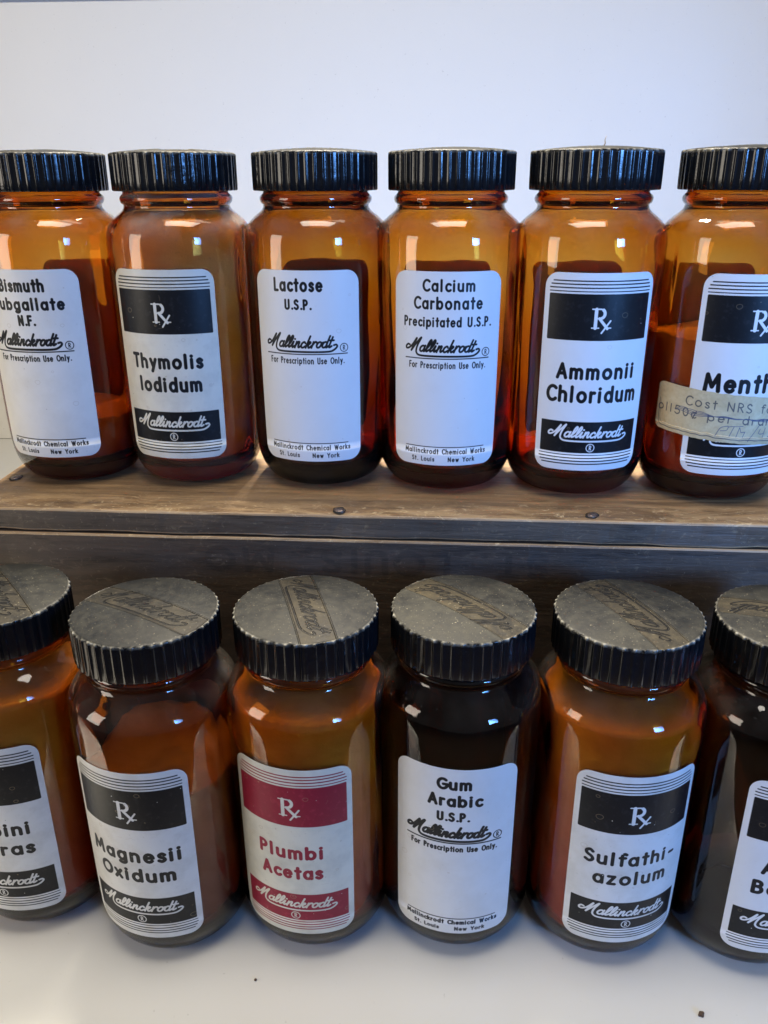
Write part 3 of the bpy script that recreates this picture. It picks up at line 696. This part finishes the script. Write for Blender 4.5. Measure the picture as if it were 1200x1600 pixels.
# ------------------------------------------------------------------ the jars
BLK = (.008, .009, .011); RED = (.27, .012, .035)
def L(*a): return a
ROW_T = "amber jars standing in a row on the crate"; ROW_B = "amber jars standing in a row on the table"
JARS = [
 # kind, x, y, top row?, lines, style, ink, paper, stain, blotch, glass, fill, powder, cap angle, dust, yaw, label text
 dict(x=-.1743, y=.4566, top=1, style='plain', lines=[("Bismuth", -1.0, 84.8, 6.6, 25, 1.45), ("Subgallate", .5, 76.0, 6.4, 39, 1.4), ("N.F.", 0, 68.5, 5.6, 9.5, 1.3)],
      paper=(0.757, 0.747, 0.719), stain=(0.533, 0.516, 0.473), blotch=.25, fill=38, pw=POW_CREAM, cap=65, dust=.5, yaw=-7.6, heavy=1.15,
      label="amber jar labelled Bismuth Subgallate at the left end of the crate, cut by the frame"),
 dict(x=-.1063, y=.4539, top=1, style='fancy', lines=[("Thymolis", -.3, 47.2, 8.0, 39, 1.75), ("Iodidum", .6, 35.4, 8.2, 34.5, 1.75)],
      paper=(.72, .69, .59), stain=(0.516, 0.490, 0.421), blotch=.55, glass='light', film=3.4, fill=139, pw=POW_BROWN, cap=-68, dust=.6, yaw=-7,
      label="amber jar labelled Thymolis Iodidum, full of brown powder, on the crate"),
 dict(x=-.0341, y=.4482, top=1, style='plain', lines=[("Lactose", -3.3, 85.5, 6.8, 25.5, 1.35), ("U.S.P.", -3.3, 77.0, 5.3, 14, 1.15)],
      paper=(0.757, 0.757, 0.757), stain=(0.602, 0.602, 0.602), blotch=.12, fill=0, pw=None, cap=18, dust=.4, yaw=-7,
      label="dark amber jar labelled Lactose with a mostly blank white label, on the crate", glass='mid'),
 dict(x=.0341, y=.4407, top=1, style='plain', lines=[("Calcium", .6, 86.2, 6.0, 26, 1.15), ("Carbonate", .4, 78.0, 6.2, 34.5, 1.15), ("Precipitated U.S.P.", .2, 69.8, 5.0, 45, .95)],
      paper=(0.757, 0.757, 0.757), stain=(0.602, 0.602, 0.602), blotch=.12, fill=0, pw=None, cap=22, dust=.4, yaw=-5, dx=.9, dy=-1.0,
      label="amber jar labelled Calcium Carbonate Precipitated, second white-labelled jar from the centre of the crate"),
 dict(x=.1032, y=.4321, top=1, style='fancy', lines=[("Ammonii", .6, 46.0, 8.2, 40, 1.7), ("Chloridum", -.2, 34.6, 8.6, 47, 1.7)],
      paper=(0.757, 0.757, 0.757), stain=(0.602, 0.602, 0.602), blotch=.15, fill=0, pw=None, cap=4, dust=.45, yaw=0,
      label="amber jar labelled Ammonii Chloridum with a stray fibre on its cap, on the crate"),
 dict(x=.1742, y=.4239, top=1, style='fancy', lines=[("Menthol", .6, 41.0, 9.6, 45, 2.05)],
      paper=(0.757, 0.757, 0.757), stain=(0.602, 0.602, 0.602), blotch=.15, fill=84, pw=POW_WHITE, cap=10, dust=.5, yaw=2, strip=True,
      label="amber jar with a yellowed typed price strip, at the right end of the crate"),
 dict(x=-.1740, y=.3278, top=0, style='fancy', lines=[("Terpini", 1.8, 46.6, 8.0, 34, 1.75), ("Hydras", 2.6, 35.2, 8.0, 33, 1.75)],
      paper=(0.719, 0.719, 0.700), stain=(0.499, 0.490, 0.456), blotch=.6, film=.4, fill=128, pw=POW_WHITE, cap=-52, dust=0.5, yaw=-8.5,
      label="amber jar full of powder at the left end of the table row, cut off"),
 dict(x=-.1031, y=.3124, top=0, style='fancy', lines=[("Magnesii", .3, 46.0, 8.4, 44, 1.8), ("Oxidum", .3, 34.6, 8.2, 37, 1.8)],
      paper=(0.728, 0.728, 0.710), stain=(0.516, 0.507, 0.473), blotch=.6, glass='mid', film=.5, fill=100, pw=POW_WHITE, cap=-31, dust=0.35, yaw=-11.5,
      label="amber jar labelled Magnesii Oxidum, on the table"),
 dict(x=-.0340, y=.3141, top=0, style='fancy', lines=[("Plumbi", -.6, 45.8, 8.0, 30.5, 1.7), ("Acetas", -.6, 34.2, 8.0, 29, 1.7)], ink=RED,
      paper=(.70, .68, .58), stain=(0.482, 0.473, 0.413), blotch=.6, film=.4, fill=131, pw=POW_CREAM, cap=-75, dust=0.5, yaw=-11,
      label="amber jar labelled Plumbi Acetas in crimson, the only red label, on the table"),
 dict(x=.0342, y=.3140, top=0, style='plain', lines=[("Gum", -.9, 84.3, 6.6, 15.5, 1.5), ("Arabic", -.4, 75.3, 6.7, 24, 1.5), ("U.S.P.", -.9, 67.2, 5.4, 14.5, 1.25)],
      paper=(0.738, 0.738, 0.728), stain=(0.568, 0.559, 0.516), blotch=.28, film=.3, fill=0, pw=None, cap=131, dust=0.85, yaw=-6.3, dy=-.6, glass='dark', heavy=1.3,
      label="nearly black jar labelled Gum Arabic with a white label, on the table"),
 dict(x=.1043, y=.3090, top=0, style='fancy', lines=[("Sulfathi-", -.4, 46.6, 8.0, 42, 1.6), ("azolum", .2, 35.6, 8.0, 34, 1.6)],
      paper=(0.738, 0.738, 0.719), stain=(0.533, 0.516, 0.464), blotch=.5, film=.4, fill=128, pw=POW_WHITE, cap=111, dust=0.6, yaw=4.5,
      label="amber jar labelled Sulfathiazolum, full of yellowish powder, on the table"),
 dict(x=.1723, y=.3031, top=0, style='fancy', lines=[("Acidum", .2, 46.6, 8.2, 35, 1.8), ("Boricum", .2, 35.0, 8.2, 40, 1.8)],
      paper=(0.757, 0.757, 0.757), stain=(0.602, 0.602, 0.602), blotch=.15, film=.4, fill=0, pw=None, cap=155, dust=0.7, yaw=8, glass='dark',
      label="nearly black jar at the right end of the table row, partly outside the frame"),
]
def strip_image():
    Wd, Hd = 86, 22
    p = Print(Wd, Hd, 12)
    p.text("Cost NRS for", -4, 14.3, 4.4, 46, .62)
    p.text("oll50\u00a2 per dram", -12, 8.8, 4.2, 60, .62)
    b = Print(Wd, Hd, 12)
    for k in range(4): b.path(crom([(-32 + k, 11.4 + .5 * k), (-20, 10.2 + .7 * k), (-8, 11.8 - .2 * k), (14 + k, 10.4 + .5 * k)]), .32)
    o = -9
    for pts in (crom([(-2, 2.6), (0, 6.6), (2.8, 7.8), (2.6, 6.0), (0, 5.2)]), [(4.0, 3.2), (5.6, 7.6)], [(3.0, 7.4), (9.4, 8.2)], [(7.0, 3.2), (8.0, 7.4), (8.8, 5.4), (10.6, 5.8), (9.8, 3.2)], [(12.5, 1.2), (17.0, 9.0)],
                crom([(17.8, 7.4), (17.4, 5.2), (20.2, 5.6)]), [(20.4, 7.8), (19.6, 3.4)], crom([(22.6, 7.2), (24.2, 7.4), (23.2, 5.6), (24.8, 4.4), (22.6, 3.4)])):
        b.path([(x_ * 1.1 + o, y_) for x_, y_ in pts], .34)
    e = Print(Wd, Hd, 12)
    for o_, w_ in ((1.7, .45), (2.6, .2)):
        X1, Y0 = Wd / 2 - o_, o_
        e.path([(-X1, 14), (-X1, Y0 + 3)] + arc(-X1 + 3, Y0 + 3, 3, 3, 180, 270, 8) + [(X1, Y0)], w_)
    return mask_image("price_strip_print", p.a, b.a, e.a)
def mat_strip():
    s = NT("aged_paper_strip"); im = strip_image()
    tc = s.n('ShaderNodeTexCoord'); ti = s.n('ShaderNodeTexImage', extension='EXTEND', interpolation='Cubic'); ti.image = im; s.l(tc.outputs['UV'], ti.inputs[0])
    sp = s.n('ShaderNodeSeparateColor'); s.l(ti.outputs[0], sp.inputs[0]); co = s.coords('Object')
    n = s.noise(co, 90, 6, .65, .5); f = s.noise(co, 600, 3)
    col = s.mix(s.ramp(n, [(.35, (0, 0, 0)), (.7, (1, 1, 1))]), (.64, .54, .33, 1), (.50, .38, .20, 1))
    col = s.mix(s.math('MULTIPLY', s.ramp(f, [(.5, (0, 0, 0)), (.75, (1, 1, 1))]), .3), col, (.30, .22, .13, 1))
    col = s.mix(s.math('MULTIPLY', sp.outputs[0], .85), col, (.035, .04, .055, 1))
    col = s.mix(s.math('MULTIPLY', sp.outputs[1], .85), col, (.05, .07, .14, 1))
    col = s.mix(s.math('MULTIPLY', sp.outputs[2], .8), col, (.05, .055, .075, 1))
    b = s.bsdf(Base_Color=col, Roughness=.55); s.l(s.bump(n, .5, .0005), b.inputs['Normal']); return s.m

GM = [glass_mesh(s_) for s_ in (1.0, 7.3, 13.9)]
gm_cache = {}
def glass_for(i, kind):
    key = (i % 3, kind)
    if key not in gm_cache:
        me = GM[i % 3].copy()
        me.materials.clear(); me.materials.append({'dark': GLASS_DARK, 'mid': GLASS_MID, 'light': GLASS_LIGHT}.get(kind, GLASS)); gm_cache[key] = me
    return gm_cache[key]
for i, J in enumerate(JARS):
    top = J['top']
    root = thing("apothecary_jar", J['label'], "jar", (J['x'], J['y'], TOPZ + .0004 if top else .0003), math.radians(J['yaw']), ROW_T if top else ROW_B)
    g = link("glass_body", glass_for(i, J.get('glass')), root); g['film'] = float(J.get('film', 1.0))
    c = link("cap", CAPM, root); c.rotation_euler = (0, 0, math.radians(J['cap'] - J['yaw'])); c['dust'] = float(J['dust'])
    p = fancy_print(J['lines']) if J['style'] == 'fancy' else plain_print(J['lines'], J.get('dx', 0), J.get('dy', 0), J.get('heavy', 1.0))
    im = mask_image("label_print_%d" % i, worn(p, 26 if J['blotch'] > .3 else 8), stains(J['blotch'], i))
    m = mat_label("label_print_%d" % i, im, J.get('ink', BLK), J['paper'], J['stain'], J['blotch'])
    for nm, src in (("printed_label", LAB[top][0]), ("printed_label", LAB[top][1])):
        lm = src.copy(); lm.materials.clear(); lm.materials.append(m)
        lo = link(nm, lm, root)
        if J.get('ink'): lo['label'] = "white label printed in crimson"
        elif J['style'] == 'fancy': lo['label'] = "white label with two black bands"
        else: lo['label'] = "plain white label with black lettering"
    if J['pw'] is not None:
        cm = contents_mesh(J['fill'], i * 2.3, 2.5 if J['fill'] < 110 else 1.0); cm.materials.append(J['pw']); link("powder", cm, root)
    if J.get('strip'):
        sm_ = label_mesh(w=86, h=24, z0=33.4, rad=3.0, xoff=-2, off=.45, nu=80, name="paper_strip", ragged=.5, tilt=-.075); sm_.materials.append(mat_strip())
        so = link("paper_strip", sm_, root); so['label'] = "yellowed paper strip with typed and handwritten price"

# ------------------------------------------------------------------ stray bits
def tube(name, pts, rad, mat, n=6):
    V, F = [], []
    for k, (p, r) in enumerate(zip(pts, rad)):
        a = Vector(pts[max(0, k - 1)]); b = Vector(pts[min(len(pts) - 1, k + 1)]); d = (b - a).normalized()
        u = d.orthogonal().normalized(); v = d.cross(u)
        for i in range(n):
            t_ = 2 * math.pi * i / n; V.append(Vector(p) + r * (math.cos(t_) * u + math.sin(t_) * v))
    for k in range(len(pts) - 1):
        for i in range(n): F.append((k * n + i, k * n + (i + 1) % n, (k + 1) * n + (i + 1) % n, (k + 1) * n + i))
    F.append(tuple(range(n))[::-1]); F.append(tuple((len(pts) - 1) * n + i for i in range(n)))
    me = mesh(name, V, F); me.materials.append(mat); return me
s = NT("straw_fibre"); s.bsdf(Base_Color=(.42, .27, .12, 1), Roughness=.7); FIB = s.m
s = NT("dark_crumb_material"); s.bsdf(Base_Color=(.09, .055, .035, 1), Roughness=.8); CRUMB = s.m
zt = TOPZ + .1686
fo = link("stray_fibre", tube("stray_fibre", [(0, 0, 0), (.0006, 0, .0015), (.0003, 0, .003), (.0009, .0003, .0048)], [.0003, .00028, .0002, .00008], FIB))
fo.location = (.1062, .4321, zt + .0002)
fo['label'] = "tiny straw-coloured fibre standing on the cap of the Ammonii Chloridum jar"; fo['category'] = "fibre"
def crumb(loc, r, label, seed):
    bm = bmesh.new(); bmesh.ops.create_icosphere(bm, subdivisions=2, radius=r)
    for v in bm.verts: v.co *= 1 + .6 * noise.noise(v.co * 900 + Vector((seed, 0, 0))); v.co.z = max(v.co.z * .7, -r * .4)
    me = bpy.data.meshes.new("crumb"); bm.to_mesh(me); bm.free(); me.materials.append(CRUMB)
    o = link("crumb", me); o.location = (loc[0], loc[1], r * .4 + .0002); o['label'] = label; o['category'] = "crumb"
crumb((-.0592, .2671), .0007, "small dark crumb on the white table in front of the Plumbi Acetas jar", 1)
crumb((.1375, .2495), .0013, "larger brown crumb on the white table by the lower right corner", 5)
